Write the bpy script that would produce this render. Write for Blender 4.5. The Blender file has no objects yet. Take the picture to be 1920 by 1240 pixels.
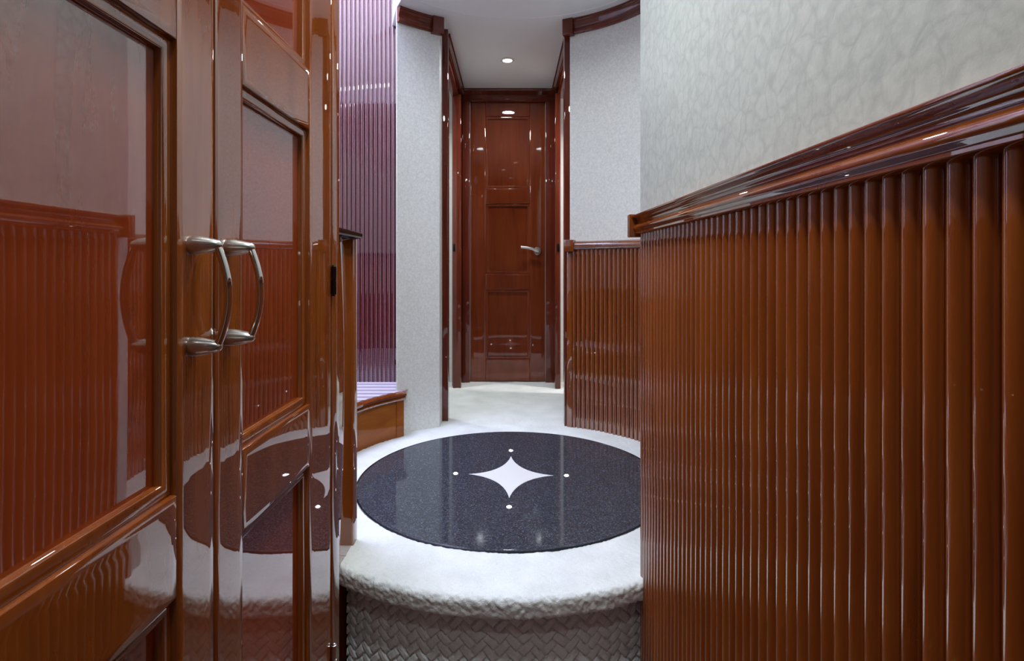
import bpy, math, random
from mathutils import Vector, noise, Matrix

random.seed(7)
S = bpy.context.scene
COL = S.collection
PI = math.pi

# ------------------------------------------------------------------ camera
# landing carpet is z = 0, camera 0.78 m above it, looking along +Y
CAMZ = 0.78
FPX = 1056.0
cam_d = bpy.data.cameras.new('camera')
cam_d.sensor_fit = 'HORIZONTAL'
cam_d.sensor_width = 36.0
cam_d.lens = 36.0 * FPX / 1920.0
cam_d.shift_x = 2.0 / 1920.0
cam_d.shift_y = -120.0 / 1920.0
cam_d.clip_start = 0.02
cam = bpy.data.objects.new('camera', cam_d)
COL.objects.link(cam)
cam.location = (0, 0, CAMZ)
cam.rotation_euler = (PI / 2, 0, 0)
S.camera = cam

# ------------------------------------------------------------------ world, exposure
w = bpy.data.worlds.new('world')
S.world = w
w.use_nodes = True
bg = w.node_tree.nodes['Background']
bg.inputs[0].default_value = (0.80, 0.90, 1.0, 1)
bg.inputs[1].default_value = 0.3
S.view_settings.view_transform = 'Standard'
S.view_settings.look = 'None'
S.view_settings.gamma = 1.0
S.view_settings.use_curve_mapping = False
S.view_settings.exposure = 0.25

# lamp strengths (W)
E_HALL, E_ROT, E_CORR, E_ROOML, E_ROOMR, E_STAIR = 4.7, 4.4, 4.6, 7.0, 12.0, 90.0
C_WARM = (0.90, 0.98, 1.0)
C_COOL = (0.64, 0.70, 1.0)

CEIL = 1.98
FLOOR2 = -0.32
CX, CY = 0.0, 2.09          # centre of the round landing

# ------------------------------------------------------------------ materials
def new_mat(name):
    m = bpy.data.materials.new(name); m.use_nodes = True
    nt = m.node_tree; b = nt.nodes['Principled BSDF']
    return m, nt, b

def N(nt, t, **kw):
    n = nt.nodes.new(t)
    for k, v in kw.items():
        setattr(n, k, v)
    return n

def ramp(nt, stops):
    r = N(nt, 'ShaderNodeValToRGB')
    e = r.color_ramp.elements
    while len(e) < len(stops):
        e.new(0.5)
    for i, (p, c) in enumerate(stops):
        e[i].position = p; e[i].color = (*c, 1)
    return r

def wood(name, dark, mid, light, scale=(26, 26, 2.2), wavy=0.00016, coat=1.0, ior=2.45, crough=0.016):
    m, nt, b = new_mat(name)
    L = nt.links
    tc = N(nt, 'ShaderNodeTexCoord'); oi = N(nt, 'ShaderNodeObjectInfo')
    ad = N(nt, 'ShaderNodeVectorMath', operation='ADD')
    ml = N(nt, 'ShaderNodeVectorMath', operation='SCALE'); ml.inputs[3].default_value = 7.0
    cb = N(nt, 'ShaderNodeCombineXYZ')
    L.new(oi.outputs['Random'], cb.inputs[0]); L.new(oi.outputs['Random'], cb.inputs[1]); L.new(oi.outputs['Random'], cb.inputs[2])
    L.new(cb.outputs[0], ml.inputs[0]); L.new(tc.outputs['Object'], ad.inputs[0]); L.new(ml.outputs[0], ad.inputs[1])
    mp = N(nt, 'ShaderNodeMapping'); mp.inputs['Scale'].default_value = scale
    L.new(ad.outputs[0], mp.inputs[0])
    n1 = N(nt, 'ShaderNodeTexNoise'); n1.inputs['Scale'].default_value = 1.0; n1.inputs['Detail'].default_value = 7; n1.inputs['Roughness'].default_value = 0.62; n1.inputs['Distortion'].default_value = 0.7
    L.new(mp.outputs[0], n1.inputs['Vector'])
    n2 = N(nt, 'ShaderNodeTexNoise'); n2.inputs['Scale'].default_value = 3.0; n2.inputs['Detail'].default_value = 2
    L.new(ad.outputs[0], n2.inputs['Vector'])
    mx = N(nt, 'ShaderNodeMath', operation='MULTIPLY_ADD'); mx.inputs[1].default_value = 0.55; 
    m2 = N(nt, 'ShaderNodeMath', operation='MULTIPLY'); m2.inputs[1].default_value = 0.45
    L.new(n2.outputs[0], m2.inputs[0]); L.new(n1.outputs[0], mx.inputs[0]); L.new(m2.outputs[0], mx.inputs[2])
    r = ramp(nt, [(0.30, dark), (0.50, mid), (0.72, light)])
    L.new(mx.outputs[0], r.inputs[0]); L.new(r.outputs[0], b.inputs['Base Color'])
    b.inputs['Roughness'].default_value = 0.42
    b.inputs['Specular IOR Level'].default_value = 0.0
    b.inputs['Coat Weight'].default_value = coat
    b.inputs['Coat Roughness'].default_value = crough
    b.inputs['Coat IOR'].default_value = ior
    if wavy:
        n3 = N(nt, 'ShaderNodeTexNoise'); n3.inputs['Scale'].default_value = 7.0; n3.inputs['Detail'].default_value = 1.5
        L.new(tc.outputs['Object'], n3.inputs['Vector'])
        bp = N(nt, 'ShaderNodeBump'); bp.inputs['Strength'].default_value = 1.0; bp.inputs['Distance'].default_value = wavy
        L.new(n3.outputs[0], bp.inputs['Height'])
        L.new(bp.outputs[0], b.inputs['Coat Normal'])
    return m

M = {}
M['wood'] = wood('lacquered_cherry', (0.125, 0.026, 0.0045), (0.205, 0.048, 0.0075), (0.290, 0.079, 0.0120), ior=2.3)
M['wood_panel'] = wood('lacquered_cherry_panel', (0.145, 0.020, 0.006), (0.220, 0.034, 0.009), (0.290, 0.052, 0.012), scale=(14, 14, 1.6), wavy=0.00012)
M['wood_slat'] = wood('lacquered_cherry_slat', (0.15, 0.032, 0.0065), (0.24, 0.058, 0.011), (0.34, 0.094, 0.0165), wavy=0.0)
M['wood_dark'] = wood('lacquered_mahogany', (0.045, 0.009, 0.005), (0.075, 0.015, 0.007), (0.110, 0.022, 0.009), wavy=0.0)
M['wood_trim'] = wood('cherry_trim', (0.085, 0.015, 0.008), (0.125, 0.022, 0.011), (0.165, 0.032, 0.014), wavy=0.0, ior=1.5)
M['wood_stair'] = wood('purple_cast_reeds', (0.085, 0.013, 0.025), (0.12, 0.019, 0.035), (0.155, 0.026, 0.045), wavy=0.0, ior=2.7)  # stairwell reeds: purple cast of the cool stair light put into a darker base
M['wood_cap'] = wood('dark_cap', (0.012, 0.005, 0.004), (0.02, 0.008, 0.006), (0.032, 0.012, 0.008), wavy=0.0, ior=1.4, coat=0.5)
M['wood_gold'] = wood('golden_cherry', (0.20, 0.055, 0.012), (0.32, 0.098, 0.020), (0.42, 0.15, 0.034), scale=(3, 3, 24), wavy=0.0, coat=0.6, ior=1.4)
M['wood_door'] = wood('cherry_door', (0.095, 0.015, 0.005), (0.150, 0.027, 0.008), (0.205, 0.044, 0.012), wavy=0.0001, ior=1.55, crough=0.03)

def wallpaper(name, lo, hi, sc):
    m, nt, b = new_mat(name); L = nt.links
    tc = N(nt, 'ShaderNodeTexCoord')
    n0 = N(nt, 'ShaderNodeTexNoise'); n0.inputs['Scale'].default_value = sc * 0.5; n0.inputs['Detail'].default_value = 3
    L.new(tc.outputs['Object'], n0.inputs['Vector'])
    mixv = N(nt, 'ShaderNodeMix', data_type='VECTOR'); mixv.inputs[0].default_value = 0.06
    L.new(tc.outputs['Object'], mixv.inputs[4]); L.new(n0.outputs['Color'], mixv.inputs[5])
    v = N(nt, 'ShaderNodeTexVoronoi', feature='DISTANCE_TO_EDGE'); v.inputs['Scale'].default_value = sc
    L.new(mixv.outputs[1], v.inputs['Vector'])
    mr = N(nt, 'ShaderNodeMapRange'); mr.inputs[1].default_value = 0.0; mr.inputs[2].default_value = 0.16
    L.new(v.outputs['Distance'], mr.inputs[0])
    n1 = N(nt, 'ShaderNodeTexNoise'); n1.inputs['Scale'].default_value = sc * 1.6; n1.inputs['Detail'].default_value = 6; n1.inputs['Roughness'].default_value = 0.65
    L.new(tc.outputs['Object'], n1.inputs['Vector'])
    a = N(nt, 'ShaderNodeMath', operation='MULTIPLY'); a.inputs[1].default_value = 0.22
    L.new(mr.outputs[0], a.inputs[0])
    c = N(nt, 'ShaderNodeMath', operation='MULTIPLY_ADD'); c.inputs[1].default_value = 0.95
    L.new(n1.outputs[0], c.inputs[0]); L.new(a.outputs[0], c.inputs[2])
    r = ramp(nt, [(0.25, lo), (0.95, hi)])
    L.new(c.outputs[0], r.inputs[0]); L.new(r.outputs[0], b.inputs['Base Color'])
    b.inputs['Roughness'].default_value = 0.55
    bp = N(nt, 'ShaderNodeBump'); bp.inputs['Strength'].default_value = 0.3; bp.inputs['Distance'].default_value = 0.0012
    L.new(c.outputs[0], bp.inputs['Height']); L.new(bp.outputs[0], b.inputs['Normal'])
    return m
M['paper'] = wallpaper('crackle_wallpaper', (0.36, 0.39, 0.365), (0.555, 0.582, 0.54), 30)
M['paper_fine'] = wallpaper('leather_wallpaper', (0.64, 0.66, 0.625), (0.90, 0.91, 0.865), 55)

def plain(name, col, rough=0.5, metal=0.0, coat=0.0, emis=None, estr=0.0, bump=None):
    m, nt, b = new_mat(name)
    b.inputs['Base Color'].default_value = (*col, 1)
    b.inputs['Roughness'].default_value = rough
    b.inputs['Metallic'].default_value = metal
    b.inputs['Coat Weight'].default_value = coat
    if emis:
        b.inputs['Emission Color'].default_value = (*emis, 1); b.inputs['Emission Strength'].default_value = estr
    n1 = N(nt, 'ShaderNodeTexNoise'); tc = N(nt, 'ShaderNodeTexCoord')
    sc, d = bump if bump else (40, 0.0001)
    n1.inputs['Scale'].default_value = sc; n1.inputs['Detail'].default_value = 5
    nt.links.new(tc.outputs['Object'], n1.inputs['Vector'])
    bp = N(nt, 'ShaderNodeBump'); bp.inputs['Strength'].default_value = 0.5; bp.inputs['Distance'].default_value = d
    nt.links.new(n1.outputs[0], bp.inputs['Height']); nt.links.new(bp.outputs[0], b.inputs['Normal'])
    return m
M['ceiling'] = plain('ceiling_vinyl', (0.85, 0.87, 0.89), 0.35)
M['white'] = plain('white_paint', (0.75, 0.74, 0.72), 0.45)
M['nickel'] = plain('brushed_nickel', (0.62, 0.61, 0.58), 0.28, 1.0)
M['chrome'] = plain('chrome', (0.78, 0.77, 0.76), 0.06, 1.0)
M['bronze'] = plain('dark_bronze', (0.05, 0.035, 0.028), 0.3, 1.0)
M['black'] = plain('black_plate', (0.012, 0.012, 0.018), 0.25, 0.6)
M['lens'] = plain('lamp_lens', (1, 1, 1), 0.4, emis=(1.0, 0.96, 0.9), estr=14)
M['lens_baffled'] = plain('baffled_lens', (1, 1, 1), 0.4, emis=(1.0, 0.97, 0.93), estr=3)
M['led'] = plain('led', (1, 1, 1), 0.4, emis=(0.92, 0.95, 1.0), estr=14)
M['star'] = plain('white_marble', (0.80, 0.80, 0.79), 0.16, coat=0.4)
M['ribbed'] = plain('lilac_tread_carpet', (0.30, 0.25, 0.32), 0.6, bump=(300, 0.001))
M['ribbed_pale'] = plain('pale_tread_carpet', (0.52, 0.48, 0.54), 0.6, bump=(300, 0.001))

def carpet(name, lo, hi):
    m, nt, b = new_mat(name); L = nt.links
    tc = N(nt, 'ShaderNodeTexCoord')
    n1 = N(nt, 'ShaderNodeTexNoise'); n1.inputs['Scale'].default_value = 420; n1.inputs['Detail'].default_value = 3
    n2 = N(nt, 'ShaderNodeTexNoise'); n2.inputs['Scale'].default_value = 9; n2.inputs['Detail'].default_value = 4
    L.new(tc.outputs['Object'], n1.inputs['Vector']); L.new(tc.outputs['Object'], n2.inputs['Vector'])
    a = N(nt, 'ShaderNodeMath', operation='ADD'); L.new(n1.outputs[0], a.inputs[0]); L.new(n2.outputs[0], a.inputs[1])
    mr = N(nt, 'ShaderNodeMapRange'); mr.inputs[1].default_value = 0.6; mr.inputs[2].default_value = 1.35
    L.new(a.outputs[0], mr.inputs[0])
    r = ramp(nt, [(0.0, lo), (1.0, hi)]); L.new(mr.outputs[0], r.inputs[0]); L.new(r.outputs[0], b.inputs['Base Color'])
    b.inputs['Roughness'].default_value = 0.95; b.inputs['Specular IOR Level'].default_value = 0.1
    b.inputs['Sheen Weight'].default_value = 0.15
    bp = N(nt, 'ShaderNodeBump'); bp.inputs['Strength'].default_value = 0.6; bp.inputs['Distance'].default_value = 0.002
    L.new(n1.outputs[0], bp.inputs['Height']); L.new(bp.outputs[0], b.inputs['Normal'])
    return m
M['carpet'] = carpet('white_carpet', (0.56, 0.58, 0.57), (0.76, 0.78, 0.765))

def granite():
    m, nt, b = new_mat('black_granite'); L = nt.links
    tc = N(nt, 'ShaderNodeTexCoord')
    v = N(nt, 'ShaderNodeTexVoronoi'); v.inputs['Scale'].default_value = 330
    L.new(tc.outputs['Object'], v.inputs['Vector'])
    sp = N(nt, 'ShaderNodeSeparateColor'); L.new(v.outputs['Color'], sp.inputs[0])
    r = ramp(nt, [(0.0, (0.024, 0.028, 0.036)), (0.55, (0.036, 0.042, 0.054)), (0.88, (0.060, 0.070, 0.088)), (1.0, (0.13, 0.14, 0.17))])
    L.new(sp.outputs[0], r.inputs[0]); L.new(r.outputs[0], b.inputs['Base Color'])
    b.inputs['Roughness'].default_value = 0.07
    b.inputs['IOR'].default_value = 1.5
    return m
M['granite'] = granite()

# ------------------------------------------------------------------ helpers
def mesh_obj(name, verts, faces, mat, parent=None, smooth=35):
    me = bpy.data.meshes.new(name)
    me.from_pydata([tuple(v) for v in verts], [], faces)
    me.update()
    import bmesh
    bm = bmesh.new(); bm.from_mesh(me)
    bmesh.ops.recalc_face_normals(bm, faces=bm.faces)
    bm.to_mesh(me); bm.free()
    if smooth:
        for p in me.polygons: p.use_smooth = True
        me.set_sharp_from_angle(angle=math.radians(smooth))
    if mat: me.materials.append(M[mat] if isinstance(mat, str) else mat)
    o = bpy.data.objects.new(name, me); COL.objects.link(o)
    if parent: o.parent = parent
    return o

def link_copy(src, name, parent=None):
    o = bpy.data.objects.new(name, src.data); COL.objects.link(o)
    if parent: o.parent = parent
    return o

def tag(o, label, cat=None, group=None, kind=None):
    o['label'] = label
    if cat: o['category'] = cat
    if group: o['group'] = group
    if kind: o['kind'] = kind
    return o

def empty(name, loc=(0, 0, 0)):
    o = bpy.data.objects.new(name, None); COL.objects.link(o); o.location = loc
    o.empty_display_size = 0.05
    return o

def part(name, verts, faces, mat, parent, smooth=35):
    """mesh given in world coordinates, parented to an Empty placed anywhere"""
    o = mesh_obj(name, verts, faces, mat, None, smooth)
    o.parent = parent
    p = parent; off = Vector((0, 0, 0))
    while p: off += p.location; p = p.parent
    for v in o.data.vertices: v.co -= off
    return o

def box(x0, x1, y0, y1, z0, z1, bev=0.0):
    """box with a small chamfer"""
    if bev <= 0:
        v = [(x, y, z) for z in (z0, z1) for y in (y0, y1) for x in (x0, x1)]
        f = [(0, 2, 3, 1), (4, 5, 7, 6), (0, 1, 5, 4), (2, 6, 7, 3), (0, 4, 6, 2), (1, 3, 7, 5)]
        return v, f
    import bmesh
    v, f = box(x0, x1, y0, y1, z0, z1)
    me = bpy.data.meshes.new('t'); me.from_pydata(v, [], f)
    bm = bmesh.new(); bm.from_mesh(me)
    bmesh.ops.bevel(bm, geom=bm.edges[:], offset=bev, segments=2, affect='EDGES', profile=0.5)
    bm.verts.ensure_lookup_table()
    vv = [tuple(q.co) for q in bm.verts]; ff = [tuple(q.index for q in p.verts) for p in bm.faces]
    bm.free(); bpy.data.meshes.remove(me)
    return vv, ff

def join(*vf):
    V, F = [], []
    for v, f in vf:
        n = len(V); V += list(v); F += [tuple(i + n for i in p) for p in f]
    return V, F

def sweep(path, prof, closed=True):
    """path: list of ((x,y),(nx,ny)); prof: list of (d,z) with d measured along the normal"""
    V, F = [], []; n = len(prof)
    for (px, py), (nx, ny) in path:
        for d, z in prof: V.append((px + nx * d, py + ny * d, z))
    for i in range(len(path) - 1):
        for j in range(n if closed else n - 1):
            k = (j + 1) % n
            F.append((i * n + j, i * n + k, (i + 1) * n + k, (i + 1) * n + j))
    if closed:
        F.append(tuple(range(n))); F.append(tuple((len(path) - 1) * n + j for j in reversed(range(n))))
    return V, F

def arc(R, a0, a1, step=2.0, cx=CX, cy=CY, inward=True):
    n = max(2, int(abs(a1 - a0) / step) + 1); out = []
    for i in range(n + 1):
        a = math.radians(a0 + (a1 - a0) * i / n)
        s = -1 if inward else 1
        out.append(((cx + R * math.cos(a), cy + R * math.sin(a)), (s * math.cos(a), s * math.sin(a))))
    return out

def line(x0, y0, x1, y1, nx, ny):
    return [((x0, y0), (nx, ny)), ((x1, y1), (nx, ny))]

def lathe(prof, seg=24, M4=None):
    """prof: list of (r, t); revolved about local Z, transformed by M4"""
    V, F = [], []; n = len(prof)
    for i in range(seg):
        a = 2 * PI * i / seg
        for r, t in prof: V.append(Vector((r * math.cos(a), r * math.sin(a), t)))
    for i in range(seg):
        k = (i + 1) % seg
        for j in range(n - 1): F.append((i * n + j, k * n + j, k * n + j + 1, i * n + j + 1))
    if prof[0][0] > 1e-6: F.append(tuple(i * n for i in reversed(range(seg))))
    if prof[-1][0] > 1e-6: F.append(tuple(i * n + n - 1 for i in range(seg)))
    if M4 is not None: V = [M4 @ v for v in V]
    return [tuple(v) for v in V], F

def tube(pts, rad, seg=14):
    V, F = [], []; pts = [Vector(p) for p in pts]; n = len(pts)
    for i, p in enumerate(pts):
        t = (pts[min(i + 1, n - 1)] - pts[max(i - 1, 0)]).normalized()
        a = t.orthogonal().normalized() if i == 0 else (a - t * a.dot(t)).normalized()
        b = t.cross(a); r = rad(i / (n - 1)) if callable(rad) else rad
        for k in range(seg):
            q = 2 * PI * k / seg
            V.append(tuple(p + a * (r * math.cos(q)) + b * (r * math.sin(q))))
    for i in range(n - 1):
        for k in range(seg):
            l = (k + 1) % seg
            F.append((i * seg + k, i * seg + l, (i + 1) * seg + l, (i + 1) * seg + k))
    F.append(tuple(reversed(range(seg)))); F.append(tuple((n - 1) * seg + k for k in range(seg)))
    return V, F

def slat_mesh(name, width, depth, z0, z1, seg=12, mat='wood_slat'):
    """half-round moulding: local +X is outwards, Y across, straight down the wall"""
    V, F = [], []
    for z in (z0, z1):
        for i in range(seg + 1):
            a = -PI / 2 + PI * i / seg
            V.append((depth * math.cos(a), width / 2 * math.sin(a), z))
    n = seg + 1
    for i in range(seg): F.append((i, i + 1, n + i + 1, n + i))
    F.append(tuple(reversed(range(n)))); F.append(tuple(n + i for i in range(n)))
    o = mesh_obj(name, V, F, mat)
    return o

def herring(u, v, s):
    """pillow height 0..1 of a woven diagonal strand pattern"""
    c = 0.70710678
    a, b = (u + v) * c / s, (v - u) * c / s
    ix, iy = math.floor(a), math.floor(b); k = (ix - iy) % 4
    if k < 2: l, t = a - (ix - k), b - iy
    else: l, t = b - (iy - (3 - k)), a - ix
    e = min(t, 1 - t) * 2; q = min(l, 2 - l)
    return (min(1, e * 3.6) ** 0.6) * (min(1, q * 4.0) ** 0.6) * (0.72 + 0.28 * math.sin(PI * l / 2))

# ------------------------------------------------------------------ floors
def build_landing():
    rmin, rmax = 0.553, 0.80
    V, F = [], []
    na = 900; radii = [rmin + (rmax - rmin) * i / 54 for i in range(55)]
    def hgt(x, y):
        h = -0.0022 * (1 - herring(x, y, 0.0205)) * 0.55
        h += 0.0016 * noise.noise(Vector((x * 90, y * 90, 0))) + 0.0022 * noise.noise(Vector((x * 14, y * 14, 3)))
        return h
    # back part (everything but the step front): angles from +28 deg round to -36 deg as seen from -Y
    A0, A1 = math.radians(-90 + 29), math.radians(270 - 38)
    for i in range(na + 1):
        a = A0 + (A1 - A0) * i / na
        for r in radii:
            x, y = CX + r * math.cos(a), CY + r * math.sin(a)
            V.append((x, y, hgt(x, y)))
    n = len(radii)
    for i in range(na):
        for j in range(n - 1): F.append((i * n + j, (i + 1) * n + j, (i + 1) * n + j + 1, i * n + j + 1))
    floor = mesh_obj('floor', V, F, 'carpet', smooth=0)
    for p in floor.data.polygons: p.use_smooth = True
    tag(floor, 'white carpet ring of the round landing around the black stone disc', kind='structure')
    # front with bullnose
    V, F = [], []
    B0, B1 = math.radians(-90 - 38), math.radians(-90 + 29)
    na = 340
    prof = [(rmin + (0.753 - rmin) * i / 60, 0.0, 0.0, 1.0) for i in range(61)]
    for i in range(1, 9):
        q = PI / 2 - PI / 2 * i / 8
        prof.append((0.753 + 0.017 * math.cos(q), -0.017 + 0.017 * math.sin(q), math.cos(q), math.sin(q)))
    for i in range(1, 8): prof.append((0.770 - 0.002 * i / 7, -0.017 - 0.024 * i / 7, 1.0, 0.0))
    for i in range(1, 6):
        q = -PI / 2 * i / 5
        prof.append((0.754 + 0.014 * math.cos(q), -0.041 + 0.014 * math.sin(q), math.cos(q), math.sin(q)))
    prof.append((0.722, -0.055, 0, -1))
    s = 0; ss = [0]
    for i in range(1, len(prof)):
        s += math.hypot(prof[i][0] - prof[i - 1][0], prof[i][1] - prof[i - 1][1]); ss.append(s)
    for i in range(na + 1):
        a = B0 + (B1 - B0) * i / na
        ca, sa = math.cos(a), math.sin(a)
        for (r, z, nr, nz), q in zip(prof, ss):
            edge = max(0.0, min(1.0, (r - 0.70) / 0.06)) 
            x, y = CX + r * ca, CY + r * sa
            x2, y2 = CX + (rmin + q) * ca, CY + (rmin + q) * sa
            h = hgt(x2, y2) * (1 - 0.2 * edge) + edge * (0.0022 * noise.noise(Vector((x2 * 75, y2 * 75, z * 75))) + 0.0016 * noise.noise(Vector((x2 * 200, y2 * 200, z * 200))) - 0.0006 * (1 - herring(x2, y2, 0.0205)))
            V.append((x + nr * h * ca, y + nr * h * sa, z + nz * h))
    n = len(prof)
    for i in range(na):
        for j in range(n - 1): F.append((i * n + j, (i + 1) * n + j, (i + 1) * n + j + 1, i * n + j + 1))
    nose = mesh_obj('nosing', V, F, 'carpet', floor, smooth=0)
    for p in nose.data.polygons: p.use_smooth = True
    nose['label'] = 'rolled carpet edge of the step'
    # riser
    V, F = [], []; nz = 118
    for i in range(421):
        a = B0 + (B1 - B0) * i / 420
        for j in range(nz + 1):
            z = -0.045 + (FLOOR2 + 0.045) * j / nz
            u = a * 0.72
            wu = u + 0.004 * noise.noise(Vector((u * 18, z * 18, 5))); wz = z + 0.004 * noise.noise(Vector((u * 18, z * 18, 9)))
            h = -0.0075 * (1 - herring(wu, wz, 0.0205)) + 0.0010 * noise.noise(Vector((u * 120, z * 120, 1)))
            r = 0.722 + h
            V.append((CX + r * math.cos(a), CY + r * math.sin(a), z))
    n = nz + 1
    for i in range(420):
        for j in range(nz): F.append((i * n + j, (i + 1) * n + j, (i + 1) * n + j + 1, i * n + j + 1))
    ri = mesh_obj('riser', V, F, 'carpet', floor, smooth=0)
    for p in ri.data.polygons: p.use_smooth = True
    ri['label'] = 'basket-weave carpeted step riser'
    # base slab under the stone and the carpet
    v, f = sweep(arc(0.70, 0, 360, 4)[:-1] + [arc(0.70, 0, 360, 4)[0]], [(0, -0.30), (0, -0.012)], closed=False)
    v, f = lathe([(0.0, -0.012), (0.70, -0.012), (0.70, FLOOR2)], 72, Matrix.Translation((CX, CY, 0)))
    mesh_obj('subfloor', v, f, 'black', floor)
build_landing()

def build_corridor_floor():
    V, F = [], []; nx, ny = 150, 110
    x0, x1 = -0.62, 0.62
    for i in range(nx + 1):
        x = x0 + (x1 - x0) * i / nx
        ya = CY + math.sqrt(0.80 ** 2 - x * x) - 0.002
        for j in range(ny + 1):
            y = ya + (3.95 - ya) * j / ny
            z = 0.0016 * noise.noise(Vector((x * 90, y * 90, 0))) + 0.0030 * noise.noise(Vector((x * 12, y * 12, 3))) - 0.001
            V.append((x, y, z))
    n = ny + 1
    for i in range(nx):
        for j in range(ny): F.append((i * n + j, (i + 1) * n + j, (i + 1) * n + j + 1, i * n + j + 1))
    o = mesh_obj('floor', V, F, 'carpet', smooth=0)
    for p in o.data.polygons: p.use_smooth = True
    tag(o, 'white carpet of the passage leading to the end door', kind='structure')
build_corridor_floor()
v, f = join(box(-1.75, -0.60, 2.86, 3.95, -0.05, -0.003), box(0.60, 1.75, 2.86, 3.95, -0.05, -0.003))
tag(mesh_obj('floor', v, f, 'carpet', smooth=0), 'pale carpet of the side cabins beyond the passage', kind='structure')
v, f = box(-1.0, 0.9, -1.85, 1.5, FLOOR2 - 0.05, FLOOR2)
tag(mesh_obj('floor', v, f, 'wood_dark', smooth=0), 'dark polished wood floor of the lower hall below the step', kind='structure')

# ------------------------------------------------------------------ stone medallion
med = tag(empty('floor_medallion', (CX, CY, 0)), 'round polished black granite floor disc with a white four-point star', 'floor disc')
v, f = lathe([(0.0, 0.004), (0.545, 0.004), (0.549, 0.004), (0.5525, 0.0025), (0.5545, -0.010), (0.0, -0.010)][:5] + [(0.0, -0.0105)], 128, Matrix.Translation((CX, CY, 0)))
part('stone_disc', v, f, 'granite', med)
v, f = lathe([(0.5535, -0.010), (0.5535, 0.0030), (0.5550, 0.0042), (0.5585, 0.0030), (0.5590, -0.010)], 128, Matrix.Translation((CX, CY, 0)))
part('rim', v, f, 'black', med)
def star():
    tips = [(0.158, 0.0), (0.0, 0.212), (-0.158, 0.014), (-0.006, -0.205)]
    ring = []
    for i in range(4):
        p0, p1 = Vector(tips[i]), Vector(tips[(i + 1) % 4])
        c = (p0 + p1) * 0.5 * 0.30
        for k in range(14):
            t = k / 14
            q = p0 * (1 - t) ** 2 + c * 2 * t * (1 - t) + p1 * t * t
            ring.append((q.x, q.y))
    n = len(ring)
    V = [(CX + x, CY + y, 0.0046) for x, y in ring] + [(CX + x, CY + y, 0.0) for x, y in ring] + [(CX, CY, 0.0046)]
    F = [(i, (i + 1) % n, 2 * n) for i in range(n)] + [(i, n + i, n + (i + 1) % n, (i + 1) % n) for i in range(n)]
    return V, F
v, f = star(); part('star_inlay', v, f, 'star', med, smooth=0)['label'] = 'white marble four-point star'
for (dx, dy) in ((0.0, 0.283), (-0.207, 0.02), (0.206, 0.0), (-0.006, -0.273)):
    v, f = lathe([(0.0, 0.0075), (0.0055, 0.0070), (0.0082, 0.0050), (0.0085, 0.003)], 16, Matrix.Translation((CX + dx, CY + dy, 0)))
    part('led_light', v, f, 'led', med)['label'] = 'small glowing white floor light'

# ------------------------------------------------------------------ ceiling (with the stairwell opening on the left)
def build_ceiling():
    z0, z1 = CEIL, CEIL + 0.10
    pieces = [box(-0.46, 1.75, -1.85, 2.46, z0, z1), box(-1.75, -0.46, -1.85, 1.475, z0, z1),
              box(-1.75, 1.75, 2.83, 3.95, z0, z1)]
    # wedge beside the stairwell opening
    P = [(-0.46, 2.46), (1.75, 2.46), (1.75, 2.83), (-0.60, 2.83), (-0.535, 2.62)]
    n = len(P)
    V = [(x, y, z0) for x, y in P] + [(x, y, z1) for x, y in P]
    F = [tuple(range(n)), tuple(n + i for i in reversed(range(n)))] + [(i, n + i, n + (i + 1) % n, (i + 1) % n) for i in range(n)]
    pieces.append((V, F))
    o = mesh_obj('ceiling', *join(*pieces), 'ceiling', smooth=0)
    tag(o, 'smooth pale grey ceiling over the landing and passage', kind='structure')
    v, f = lathe([(0.632, CEIL), (0.633, CEIL - 0.0015), (0.637, CEIL - 0.0015), (0.638, CEIL)], 96, Matrix.Translation((0.03, CY, 0)))
    s = mesh_obj('ceiling_seam', v, f[:-2] if len(f) > 96 * 3 else f, 'ceiling', o)
build_ceiling()

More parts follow.
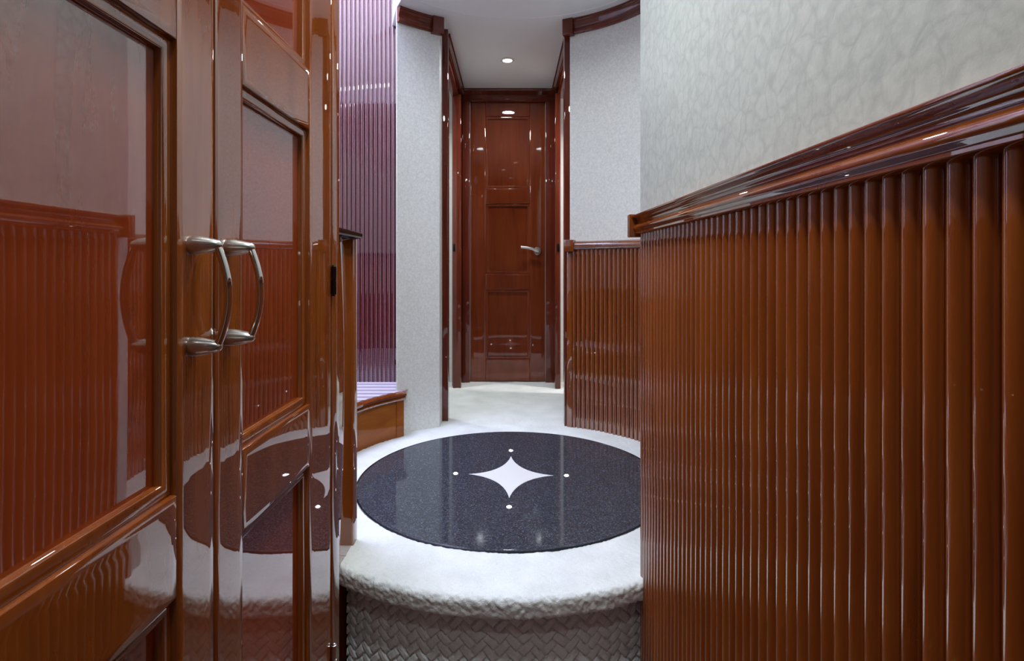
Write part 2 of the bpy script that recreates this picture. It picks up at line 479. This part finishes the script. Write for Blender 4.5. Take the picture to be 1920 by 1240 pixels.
# ------------------------------------------------------------------ near right wall with reeded wainscot
WX = lambda y: 0.353 - 0.017 * y        # slat crown line of the near right wall
wall_n = Vector((-1, -0.017, 0)).normalized()
YE = 1.432
def near_right():
    off = 0.012
    V, F = sweep([((WX(y) + off, y), (-1, -0.017)) for y in (-1.85, YE)], [(0, FLOOR2), (0, CEIL), (-0.06, CEIL), (-0.06, FLOOR2)])
    tag(mesh_obj('wall_right', V, F, 'paper', smooth=0), 'near right wall with pale crackle-pattern wallpaper above the wainscot', kind='structure')
    t = tag(empty('trim_1', (WX(YE), YE, FLOOR2)), 'glossy reeded cherry wainscot with moulded cap rail on the near right wall', kind='structure')
    V, F = sweep([((WX(y) + off, y), (-1, -0.017)) for y in (-1.85, YE)], [(0.0005, FLOOR2), (0.0005, 0.87), (0.003, 0.87), (0.003, FLOOR2)])
    part('backing_panel', V, F, 'wood_dark', t)
    # cap rail profile: d outwards from the wall, z
    pr = [(0, .862), (0, .910), (.031, .910), (.034, .9085), (.0345, .906), (.033, .9035), (.029, .902), (.024, .899), (.0205, .895), (.0195, .891), (.0205, .8885),
          (.024, .887), (.028, .884), (.0302, .880), (.0305, .876), (.0285, .8715), (.025, .8690), (.0245, .8675), (.0265, .8665), (.0265, .8635), (.0245, .862)]
    V, F = sweep([((WX(y) + off, y), (-1, -0.017)) for y in (-1.85, YE)], pr)
    part('cap_rail', V, F, 'wood', t, smooth=50)
    x = WX(YE) + off
    V, F = box(x - 0.040, x + 0.012, YE - 0.002, YE + 0.022, 0.855, 0.913, 0.002)
    part('end_block', V, F, 'wood', t)
    pitch = 0.0251
    src = slat_mesh('slat', 0.0215, 0.0125, FLOOR2 + 0.002, 0.8625, 16)
    ang = math.atan2(-0.017, -1.0)
    n = 0; y = YE - 0.012
    while y > -0.35:
        o = src if n == 0 else link_copy(src, 'slat', None)
        o.parent = t
        o.location = Vector((WX(y) + off - 0.002, y, 0)) - Vector(t.location)
        o.rotation_euler = (0, 0, ang)
        y -= pitch; n += 1
    V, F = sweep([((WX(yy) + off, yy), (-1, -0.017)) for yy in (-1.85, y + 0.012)], [(0.0, FLOOR2), (0.0, 0.8625), (0.0125, 0.8625), (0.0125, FLOOR2)])
    part('flat_panel', V, F, 'wood', t)
    # return of the wall end
    V, F = box(x + 0.0, x + 0.06, YE, YE + 0.05, FLOOR2, CEIL)
    tag(mesh_obj('wall_right', V, F, 'paper', smooth=0), 'end return of the near right wall', kind='structure')
near_right()

# ------------------------------------------------------------------ curved right wall of the landing
RW = 0.708
def curved_right():
    a0, a1 = -60.0, 67.5
    V, F = sweep(arc(RW + 0.014, a0, a1, 2.0), [(0, -0.02), (0, CEIL), (-0.05, CEIL), (-0.05, -0.02)])
    tag(mesh_obj('wall_right', V, F, 'paper_fine'), 'curved right wall of the round landing with pale textured wallpaper', kind='structure')
    t = tag(empty('trim_2', (CX + RW * math.cos(math.radians(67)), CY + RW * math.sin(math.radians(67)), 0)), 'curved reeded cherry wainscot with rounded rail behind the black floor disc', kind='structure')
    V, F = sweep(arc(RW + 0.0135, a0, a1, 2.0), [(0, -0.01), (0, 0.87), (0.004, 0.87), (0.004, -0.01)])
    part('backing_panel', V, F, 'wood_dark', t)
    pr = [(0.0, 0.860), (0.0, 0.902), (0.006, 0.903)] + [(0.012 + 0.021 * math.cos(q), 0.8805 + 0.0205 * math.sin(q)) for q in [math.radians(a) for a in range(80, -91, -17)]]
    V, F = sweep(arc(RW + 0.0135, a0, a1 - 2.5, 2.0), pr)
    part('cap_rail', V, F, 'wood', t, smooth=50)
    src = slat_mesh('slat', 0.0195, 0.0115, -0.004, 0.862, 12)
    dang = math.degrees(0.0233 / RW); a = 64.6; n = 0
    while a > a0 + 1:
        o = src if n == 0 else link_copy(src, 'slat')
        o.parent = t
        r = math.radians(a)
        o.location = Vector((CX + (RW + 0.011) * math.cos(r), CY + (RW + 0.011) * math.sin(r), 0)) - Vector(t.location)
        o.rotation_euler = (0, 0, r + PI)
        a -= dang; n += 1
    # corner stile and rail end block
    r = math.radians(66.3)
    def obox(rc, half_t, d0, d1, z0, z1):
        c, s = math.cos(rc), math.sin(rc)
        v, f = box(d0, d1, -half_t, half_t, z0, z1, 0.002)
        return [(CX + (RW + 0.0135 - x) * c - y * s, CY + (RW + 0.0135 - x) * s + y * c, z) for x, y, z in v], f
    v, f = obox(r, 0.013, 0.0, 0.016, -0.004, 0.862); part('corner_stile', v, f, 'wood', t)
    v, f = obox(math.radians(66.0), 0.024, -0.003, 0.042, 0.853, 0.909); part('end_block', v, f, 'wood', t)
curved_right()

# ------------------------------------------------------------------ curved left wall (white)
RL = 0.735
def curved_left():
    a0, a1 = 118.2, 135.8
    pth = arc(RL, a0, a1, 2.0)
    V, F = sweep(pth, [(0, -0.02), (0, CEIL), (-0.006, CEIL), (-0.006, -0.02)])
    o = tag(mesh_obj('wall_left', V, F, 'paper_fine'), 'narrow curved white textured wall left of the passage', kind='structure')
    (xr, yr), _ = pth[0]; (xl, yl), _ = pth[-1]
    v, f = box(xr - 0.05, xr, yr + 0.001, 2.845, -0.02, CEIL)
    mesh_obj('wall_return', v, f, 'paper_fine', o, smooth=0)
    P = [(xl, yl), (xl + 0.02, yl + 0.03), (-0.535, 2.83), (-0.565, 2.83)]
    V = [(x, y, -0.02) for x, y in P] + [(x, y, CEIL) for x, y in P]
    F = [(0, 1, 2, 3), (7, 6, 5, 4)] + [(i, 4 + i, 4 + (i + 1) % 4, (i + 1) % 4) for i in range(4)]
    mesh_obj('wall_end', V, F, 'paper_fine', o, smooth=0)
    return xr, yr
XL, YL = curved_left()

# ------------------------------------------------------------------ crown mouldings
CR = [(0.0, CEIL - 0.070), (0.0, CEIL), (0.026, CEIL), (0.026, CEIL - 0.010), (0.021, CEIL - 0.014), (0.020, CEIL - 0.024), (0.016, CEIL - 0.034), (0.014, CEIL - 0.048), (0.018, CEIL - 0.054), (0.018, CEIL - 0.064), (0.013, CEIL - 0.070)]
t = tag(empty('trim_3', (0.6, 2.4, CEIL)), 'curved dark cherry crown moulding above the curved right wall', kind='structure')
part('moulding', *sweep(arc(RW + 0.0135, -60, 66, 2.0), CR), 'wood_trim', t)
def arc_block(R, adeg, half, d, z0, z1, parent, mat='wood_trim'):
    r = math.radians(adeg); c, s = math.cos(r), math.sin(r)
    v, f = box(-0.002, d, -half, half, z0, z1, 0.002)
    return part('corner_block', [(CX + (R - x) * c - y * s, CY + (R - x) * s + y * c, z) for x, y, z in v], f, mat, parent)
arc_block(RW + 0.0135, 66.6, 0.026, 0.036, CEIL - 0.078, CEIL, t)
t = tag(empty('trim_4', (-0.45, 2.66, CEIL)), 'curved dark cherry crown moulding above the white left wall', kind='structure')
part('moulding', *sweep(arc(RL, 119, 135.8, 1.5), CR), 'wood_trim', t)
arc_block(RL, 119.6, 0.028, 0.036, CEIL - 0.078, CEIL, t)

# ------------------------------------------------------------------ passage walls, openings, end door
HEAD = 1.88
def passage():
    # left side opening (post, header, back casing)
    t = tag(empty('trim_5', (-0.34, 3.25, 0)), 'dark cherry casing of the left cabin opening in the passage', kind='structure')
    part('post', *box(-0.385, -0.318, 2.845, 2.905, -0.004, CEIL, 0.003), 'wood_trim', t)
    part('back_casing', *box(-0.375, -0.322, 3.622, 3.70, -0.004, HEAD + 0.01, 0.004), 'wood_trim', t)
    part('header', *box(-0.385, -0.335, 2.90, 3.70, HEAD, CEIL, 0.002), 'wood_trim', t)
    part('crown', *sweep(line(-0.338, 2.90, -0.338, 3.80, 1, 0), CR), 'wood_trim', t)
    part('strike_plate', *box(-0.3735, -0.360, 3.6165, 3.6225, 0.875, 0.925, 0.001), 'black', t)['label'] = 'black latch plate'
    t = tag(empty('trim_6', (0.30, 3.25, 0)), 'dark cherry casing of the right cabin opening in the passage', kind='structure')
    part('post', *box(0.262, 0.325, 2.752, 2.815, -0.004, CEIL, 0.003), 'wood_trim', t)
    part('back_casing', *box(0.283, 0.318, 3.60, 3.69, -0.004, HEAD + 0.01, 0.004), 'wood_trim', t)
    part('header', *box(0.297, 0.345, 2.81, 3.69, HEAD, CEIL, 0.002), 'wood_trim', t)
    part('crown', *sweep(line(0.300, 2.80, 0.300, 3.80, -1, 0), CR), 'wood_trim', t)
    part('strike_plate', *box(0.296, 0.311, 3.5945, 3.601, 0.875, 0.925, 0.001), 'black', t)['label'] = 'black latch plate'
    part('cabin_door', *box(0.338, 0.368, 2.82, 3.44, 0.006, HEAD, 0.003), 'wood_door', t)['label'] = 'almost closed cherry cabin door'
    # wall stubs between the openings and the end wall
    for x0, x1, lab in ((-0.385, -0.345, 'left'), (0.286, 0.312, 'right')):
        v, f = box(x0, x1, 3.69, 3.80, -0.01, CEIL)
        tag(mesh_obj('wall_' + lab, v, f, 'wood_trim', smooth=0), f'short dark {lab} wall stub beside the end door', kind='structure')
    # end wall around the door
    YD = 3.80
    v, f = join(box(-0.40, -0.322, YD + 0.02, YD + 0.08, -0.01, CEIL), box(0.285, 0.318, YD + 0.02, YD + 0.08, -0.01, CEIL), box(-0.322, 0.285, YD + 0.02, YD + 0.08, HEAD + 0.02, CEIL))
    tag(mesh_obj('wall_back', v, f, 'wood_trim', smooth=0), 'end wall of the passage around the cherry door', kind='structure')
    t = tag(empty('trim_7', (-0.02, YD, 0)), 'dark cherry frame and crown around the end door', kind='structure')
    part('jamb', *box(-0.327, -0.277, YD - 0.012, YD + 0.03, -0.004, HEAD + 0.015, 0.003), 'wood_trim', t)
    part('jamb', *box(0.233, 0.290, YD - 0.012, YD + 0.03, -0.004, HEAD + 0.015, 0.003), 'wood_trim', t)
    part('head', *box(-0.327, 0.290, YD - 0.013, YD + 0.03, HEAD + 0.012, HEAD + 0.055, 0.003), 'wood_trim', t)
    part('crown', *sweep(line(-0.33, YD + 0.012, 0.30, YD + 0.012, 0, -1), CR), 'wood_trim', t)
    # side cabins
    for s, xa, xb, lab in ((-1, -0.385, -1.70, 'left'), (1, 0.312, 1.70, 'right')):
        lo, hi = min(xa, xb), max(xa, xb)
        v, f = box(lo, hi, 3.80, 3.86, -0.01, CEIL)
        tag(mesh_obj('wall_back', v, f, 'white', smooth=0), f'pale far wall of the {lab} cabin seen through the opening', kind='structure')
        v, f = box(xb - 0.03, xb + 0.03, 2.80, 3.86, -0.01, CEIL)
        tag(mesh_obj('wall_' + lab, v, f, 'white', smooth=0), f'outer wall of the {lab} cabin', kind='structure')
        v, f = box(lo if s < 0 else 0.42, hi if s > 0 else -0.42, 2.835, 2.86, -0.01, CEIL)
        tag(mesh_obj('wall_front', v, f, 'white', smooth=0), f'near wall of the {lab} cabin', kind='structure')
passage()

def slab(a0, a1, z0, z1, prof, back):
    """rectangular board; prof = list of (inset, n); back = n of the rear edge. coords (a, n, z)"""
    rings = [(0, back)] + prof
    V, F = [], []
    for o, n in rings:
        V += [(a0 + o, n, z0 + o), (a1 - o, n, z0 + o), (a1 - o, n, z1 - o), (a0 + o, n, z1 - o)]
    for i in range(len(rings) - 1):
        for j in range(4):
            k = (j + 1) % 4
            F.append((i * 4 + j, i * 4 + k, (i + 1) * 4 + k, (i + 1) * 4 + j))
    m = (len(rings) - 1) * 4
    F.append((m, m + 1, m + 2, m + 3)); F.append((3, 2, 1, 0))
    return V, F

def frame_ring(a0, a1, z0, z1, prof):
    """mitred moulding inside an opening; prof = (inset, n)"""
    V, F = [], []
    for o, n in prof:
        V += [(a0 + o, n, z0 + o), (a1 - o, n, z0 + o), (a1 - o, n, z1 - o), (a0 + o, n, z1 - o)]
    for i in range(len(prof) - 1):
        for j in range(4):
            k = (j + 1) % 4
            F.append((i * 4 + j, i * 4 + k, (i + 1) * 4 + k, (i + 1) * 4 + j))
    return V, F

FRONT = [(0, -0.0016), (0.0005, -0.0005), (0.0016, 0.0), (0.010, 0.00018), (0.022, 0.00022)]
def panelled(parent, W, z0, z1, sl, sr, opens, mp, mats, thick=0.024, deep=0.014, led=0.0135):
    """stiles, rails, panels and mouldings of a panelled door; opens = list of (zlo, zhi)"""
    mf, mpn = mats
    def add(name, vf, mat, smooth=40):
        v, f = vf
        return part(name, [mp(*q) for q in v], f, mat, parent, smooth)
    add('stile', slab(0, sl, z0, z1, FRONT, -thick), mf)
    add('stile', slab(W - sr, W, z0, z1, FRONT, -thick), mf)
    zs = [z0] + [q for o in opens for q in o] + [z1]
    for i in range(0, len(zs), 2):
        add('rail', slab(sl + 0.0003, W - sr - 0.0003, zs[i], zs[i + 1], FRONT, -thick), mf)
    for a, b in opens:
        pr = [(-0.002, -0.0068), (0.0, -0.0068), (0.001, -0.0060), (0.003, -0.0055), (0.006, -0.0054), (led - 0.003, -0.0055), (led - 0.001, -0.0062), (led, -0.0075), (led, -deep - 0.002)]
        add('moulding', frame_ring(sl, W - sr, a, b, pr), mf)
        add('panel', slab(sl + led - 0.002, W - sr - led + 0.002, a + led - 0.002, b - led + 0.002, [(0, -deep), (0.02, -deep + 0.0002)], -deep - 0.006), mpn)

def end_door():
    d = tag(empty('door_1', (-0.022, 3.80, 0)), 'glossy three-panel cherry door at the end of the passage', kind='structure')
    x0 = -0.276
    Z = lambda y: CAMZ - (y - 500) / FPX * 3.81
    opens = [(Z(673), Z(543)), (Z(514), Z(382)), (Z(353), Z(218))]
    panelled(d, 0.508, 0.004, HEAD + 0.012, 0.104, 0.104, opens, lambda a, n, z: (x0 + a, 3.812 - n, z), ('wood_door', 'wood_door'), thick=0.03, deep=0.017, led=0.017)
    hx, hz = (1008 - 958) / FPX * 3.79, Z(471)
    Mr = Matrix.Translation((hx, 3.812, hz)) @ Matrix.Rotation(PI / 2, 4, 'X')
    part('rosette', *lathe([(0.0, 0.0), (0.027, 0.0), (0.027, 0.007), (0.023, 0.011), (0.010, 0.012), (0.010, 0.045), (0.0, 0.046)], 24, Mr), 'nickel', d)['label'] = 'round brushed nickel rosette'
    pts = [(hx + 0.006, 3.768, hz), (hx - 0.01, 3.767, hz + 0.002), (hx - 0.04, 3.767, hz + 0.015), (hx - 0.075, 3.769, hz + 0.022), (hx - 0.112, 3.773, hz + 0.026)]
    part('lever', *tube(pts, lambda t: 0.0105 - 0.001 * t, 12), 'nickel', d)['label'] = 'brushed nickel door lever'
end_door()

# ------------------------------------------------------------------ stairwell on the left: reeded wall, half wall, steps
YS = 2.80
def stairwell():
    v, f = box(-1.72, -0.545, YS + 0.011, YS + 0.05, -0.02, 3.5)
    wst = tag(mesh_obj('wall_stairwell', v, f, 'wood_dark', smooth=0), 'tall reeded cherry wall rising behind the side steps', kind='structure')
    src = slat_mesh('slat', 0.0185, 0.0105, 0.18, 3.5, 12, 'wood_stair')
    x = -0.566; n = 0
    while x > -1.70:
        o = src if n == 0 else link_copy(src, 'slat')
        o.parent = wst; o.location = (x, YS + 0.012, 0); o.rotation_euler = (0, 0, -PI / 2)
        x -= 0.0218; n += 1
    # shaft above the ceiling and the far side of the stairwell
    v, f = box(-1.76, -1.70, 1.475, 2.85, -0.3, 3.5)
    tag(mesh_obj('wall_left', v, f, 'white', smooth=0), 'far left wall of the stairwell', kind='structure')
    v, f = box(-1.72, -0.44, 1.43, 1.475, CEIL + 0.10, 3.5)
    tag(mesh_obj('wall_front', v, f, 'white', smooth=0), 'near wall of the stair shaft above the ceiling', kind='structure')
    v, f = box(-0.46, -0.42, 1.43, 2.85, CEIL + 0.10, 3.5)
    tag(mesh_obj('wall_right', v, f, 'white', smooth=0), 'right wall of the stair shaft above the ceiling', kind='structure')
    v, f = box(-1.76, -0.40, 1.40, 2.90, 3.5, 3.56)
    tag(mesh_obj('ceiling', v, f, 'ceiling', smooth=0), 'white ceiling at the top of the stair shaft', kind='structure')
    # half wall with dark cap
    h = tag(empty('wall_half', (-0.445, 1.55, 0)), 'low cherry half wall with dark rounded cap between cabinet and side steps', kind='structure')
    part('body', *box(-1.70, -0.446, 1.034, 1.612, FLOOR2, 0.858, 0.002), 'wood', h)
    part('corner_bead', *box(-0.462, -0.4405, 1.574, 1.614, FLOOR2, 0.858, 0.003), 'wood', h)
    capv = []
    pr = [(-0.035, 0.859), (-0.035, 0.878), (0.016, 0.878), (0.0225, 0.8755), (0.025, 0.870), (0.024, 0.864), (0.020, 0.860)]
    V, F = [], []
    path = [(-0.446, 1.036, 1, 0), (-0.446, 1.600, 1, 0)] + [(-0.458 + 0.012 * math.cos(q), 1.600 + 0.012 * math.sin(q), math.cos(q), math.sin(q)) for q in [math.radians(a) for a in range(15, 91, 15)]] + [(-1.70, 1.612, 0, 1)]
    V, F = sweep([((a, b), (c, d)) for a, b, c, d in path], pr)
    V2, F2 = box(-1.70, -0.47, 1.036, 1.60, 0.860, 0.877)
    part('cap', *join((V, F), (V2, F2)), 'wood_cap', h)['label'] = 'dark polished cap with rounded end'
    # first step: curved riser, tread with nosing, ribbed carpet
    labs = ['curved lowest side step with golden wood riser and pale ribbed tread', 'second side step up the stairwell', 'third side step up the stairwell']
    st = tag(empty('stair_step', (-0.75, 2.2, 0)), labs[0], 'step')
    a0, a1 = 134.6, 221.0
    part('riser', *sweep(arc(0.704, a0, a1, 1.5), [(0, -0.004), (0, 0.170), (-0.02, 0.170), (-0.02, -0.004)]), 'wood_gold', st)
    part('end_stile', *sweep(arc(0.704, a0 + 0.05, a0 + 3.2, 1.0), [(0.004, -0.004), (0.004, 0.166), (0, 0.166), (0, -0.004)]), 'wood_gold', st)
    def tread(R, z0, z1, dr):
        A = arc(R, a0 - 0.4, a1, 1.5, inward=False)
        V, F = [], []
        prof = [(0.0, z0), (-0.009, z0 + 0.003), (-0.012, z0 + 0.010), (-0.007, z0 + 0.016), (-0.012, z0 + 0.021), (-0.013, z1 - 0.006), (-0.008, z1)]
        n = len(prof) + 1
        for (px, py), (nx, ny) in A:
            for d, z in prof: V.append((px + nx * d, py + ny * d, z))
            V.append((-1.02, py if py > 1.615 else 1.615, z1))
        for i in range(len(A) - 1):
            for j in range(n - 1): F.append((i * n + j, i * n + j + 1, (i + 1) * n + j + 1, (i + 1) * n + j))
        # far corner towards the reeded wall
        m = len(V)
        (px, py), (nx, ny) = A[0]
        V += [(px + nx * prof[-1][0], YS + 0.012, z1), (-1.02, YS + 0.012, z1)]
        F.append((n - 2, n - 1, m + 1, m))
        return V, F
    part('tread', *tread(0.700, 0.166, 0.203, 0), 'wood', st)
    # ribbed pale carpet: ribs run across the step
    y = YS - 0.012; k = 0
    while y > 1.66:
        hw = 0.0165
        def xr(yy):
            if abs(yy - CY) >= 0.70: return -0.545
            return min(-math.sqrt(0.716 ** 2 - (yy - CY) ** 2), -0.535 if yy > 2.62 else -0.4)
        V, F = [], []
        for side in (0, 1):
            for i in range(7):
                q = PI * i / 6; yy = y - hw * math.cos(q)
                V.append((xr(yy) if side else -1.02, yy, 0.2032 + 0.0030 * math.sin(q)))
        for i in range(6): F.append((i, i + 1, 8 + i, 7 + i))
        F.append(tuple(range(6, -1, -1))); F.append(tuple(range(7, 14)))
        part('carpet_rib', V, F, 'ribbed' if k % 2 else 'ribbed_pale', st)
        y -= 0.034; k += 1
    for i in (1, 2):
        s2 = tag(empty('stair_step', (-1.02 - 0.25 * (i - 1), 2.2, 0.2 * i)), labs[i], 'step')
        x = -1.02 - 0.25 * (i - 1)
        part('riser', *box(x - 0.02, x, 1.615, YS, 0.2 * i + 0.004, 0.2 * i + 0.17), 'wood_gold', s2)
        part('tread', *box(-1.70 if i == 2 else x - 0.25, x - 0.001, 1.615, YS, 0.2 * i + 0.168, 0.2 * i + 0.203, 0.004), 'wood', s2)
stairwell()

# ------------------------------------------------------------------ cabinet with two panelled doors on the left
XC = -0.315
def cabinet():
    k = 0.70
    YF = 1.030                                # far end of the cabinet
    c = tag(empty('cabinet', (XC, 0.60, FLOOR2)), 'tall glossy cherry cabinet with two panelled doors and curved metal handles', 'cabinet')
    z0, z1 = 0.030, 1.550
    part('body', *box(-0.90, XC - 0.026, 0.165, YF, FLOOR2, CEIL - 0.001), 'wood', c)
    part('header', *box(XC - 0.028, XC - 0.002, 0.165, YF - 0.043, z1 + 0.003, CEIL - 0.001, 0.002), 'wood', c)
    part('plinth', *box(XC - 0.028, XC - 0.002, 0.165, YF - 0.043, FLOOR2, z0 - 0.003, 0.002), 'wood', c)
    part('face_stile', *box(XC - 0.028, XC - 0.002, 0.165, 0.210, z0 - 0.002, z1 + 0.002, 0.002), 'wood', c)
    part('corner_post', *box(XC - 0.028, XC + 0.002, 0.9905, YF + 0.002, FLOOR2 + 0.001, CEIL - 0.001, 0.006), 'wood', c)
    zz = lambda d: CAMZ + d * k
    opens = [(z0 + 0.063, zz(-0.447)), (zz(-0.308), zz(0.306)), (zz(0.440), z1 - 0.063)]
    def door(y0, W, sl, sr, handle_y, label):
        d = empty('door', (0, 0, 0)); d.parent = c
        d['label'] = label
        d.location = Vector((XC, y0, z0)) - Vector(c.location)
        panelled(d, W, z0, z1, sl, sr, opens, lambda a, n, z: (XC + n, y0 + a, z), ('wood', 'wood_panel'))
        hz0, hz1 = zz(-0.1125), zz(0.0300)
        for hz in (hz0, hz1):
            Mr = Matrix.Translation((XC, handle_y, hz)) @ Matrix.Rotation(PI / 2, 4, 'Y')
            pr = [(0.0, -0.001), (0.0125, -0.001), (0.0132, 0.003), (0.0130, 0.010), (0.0118, 0.019), (0.0098, 0.029), (0.0078, 0.037), (0.0058, 0.0415), (0.003, 0.0435), (0.0, 0.044)]
            part('handle_post', *lathe([(r * k, q * k) for r, q in pr], 28, Mr), 'nickel', d)['label'] = 'brushed nickel handle post'
        pts = []
        for i in range(25):
            t = i / 24
            pts.append((XC + k * (0.0365 + 0.0165 * math.sin(PI * t) ** 0.9), handle_y, hz0 + (hz1 - hz0) * t))
        part('handle_bar', *tube(pts, 0.0056 * k, 16), 'chrome', d)['label'] = 'polished bowed handle bar'
        return d
    door(0.2125, 0.3847, 0.063, 0.0655, 0.792 * k, 'near door leaf')
    d2 = door(0.6005, 0.3870, 0.0615, 0.105, 0.893 * k, 'far door leaf')
    for zc in (zz(-0.985), zz(-0.035), zz(0.915)):
        pr = [(0.0, -0.040), (0.0035, -0.039), (0.0045, -0.036), (0.0066, -0.035), (0.0066, -0.0012), (0.0052, -0.0008), (0.0052, 0.0008), (0.0066, 0.0012), (0.0066, 0.035), (0.0045, 0.036), (0.0035, 0.039), (0.0, 0.040)]
        h = part('hinge', *lathe([(r * k, q * k) for r, q in pr], 18, Matrix.Translation((XC + 0.004, 0.989, zc))), 'bronze' if zc > 0.5 else 'nickel', d2)
        h['label'] = 'barrel hinge'
cabinet()

# hall shell behind the camera
v, f = box(-0.90, XC - 0.002, -1.85, 0.163, FLOOR2, CEIL)
tag(mesh_obj('wall_left', v, f, 'wood', smooth=0), 'plain cherry wall of the lower hall beside the cabinet', kind='structure')
v, f = box(-0.90, 0.45, -1.90, -1.85, FLOOR2, CEIL)
tag(mesh_obj('wall_back', v, f, 'paper', smooth=0), 'wall closing the lower hall', kind='structure')

# ------------------------------------------------------------------ lamps
def downlight(x, y, energy, label, col=C_WARM, z=CEIL, size=0.09, spread=135, lens='lens_baffled'):
    t = tag(empty('recessed_light', (x, y, z)), label, 'ceiling light', 'recessed ceiling lights')
    T = Matrix.Translation((x, y, z))
    part('trim_ring', *lathe([(0.027, -0.001), (0.027, -0.005), (0.033, -0.006), (0.040, -0.003), (0.041, 0.0)], 32, T), 'white', t)
    v, f = lathe([(0.0, -0.0045), (0.018, -0.0042), (0.0275, -0.0025), (0.0275, -0.001)], 24, T)
    part('lens', v, f, lens, t)['label'] = 'glowing lamp lens'
    l = bpy.data.lights.new('lamp', 'AREA'); l.shape = 'DISK'; l.size = size; l.energy = energy; l.color = col; l.spread = math.radians(spread)
    o = bpy.data.objects.new('lamp', l); COL.objects.link(o); o.parent = t; o.location = (0, 0, -0.012)
downlight(-0.02, 3.27, E_CORR, 'small bright recessed light in the passage ceiling', spread=165, lens='lens')
for x, q in ((-0.30, 'left'), (0.30, 'right')):
    downlight(x, 1.95, E_ROT * 0.6, f'recessed light in the {q} half of the ceiling above the star disc', spread=158)
for x, y, e, q in ((0.06, 1.12, 1.0, 'lower hall nearest the landing'), (-0.10, 0.62, 1.3, 'lower hall in front of the cabinet'), (0.0, -0.1, 0.6, 'back of the lower hall')):
    downlight(x, y, E_HALL * e, 'recessed ceiling light of the ' + q)
downlight(-0.85, 3.35, E_ROOML, 'recessed light in the left cabin ceiling')
downlight(0.80, 3.35, E_ROOMR, 'recessed light in the right cabin ceiling', (1.0, 0.97, 0.96))
l = bpy.data.lights.new('stair_skylight', 'AREA'); l.shape = 'RECTANGLE'; l.size = 1.0; l.size_y = 0.9; l.energy = E_STAIR; l.color = C_COOL
o = bpy.data.objects.new('stair_skylight', l); COL.objects.link(o); o.location = (-1.05, 2.1, 3.48)
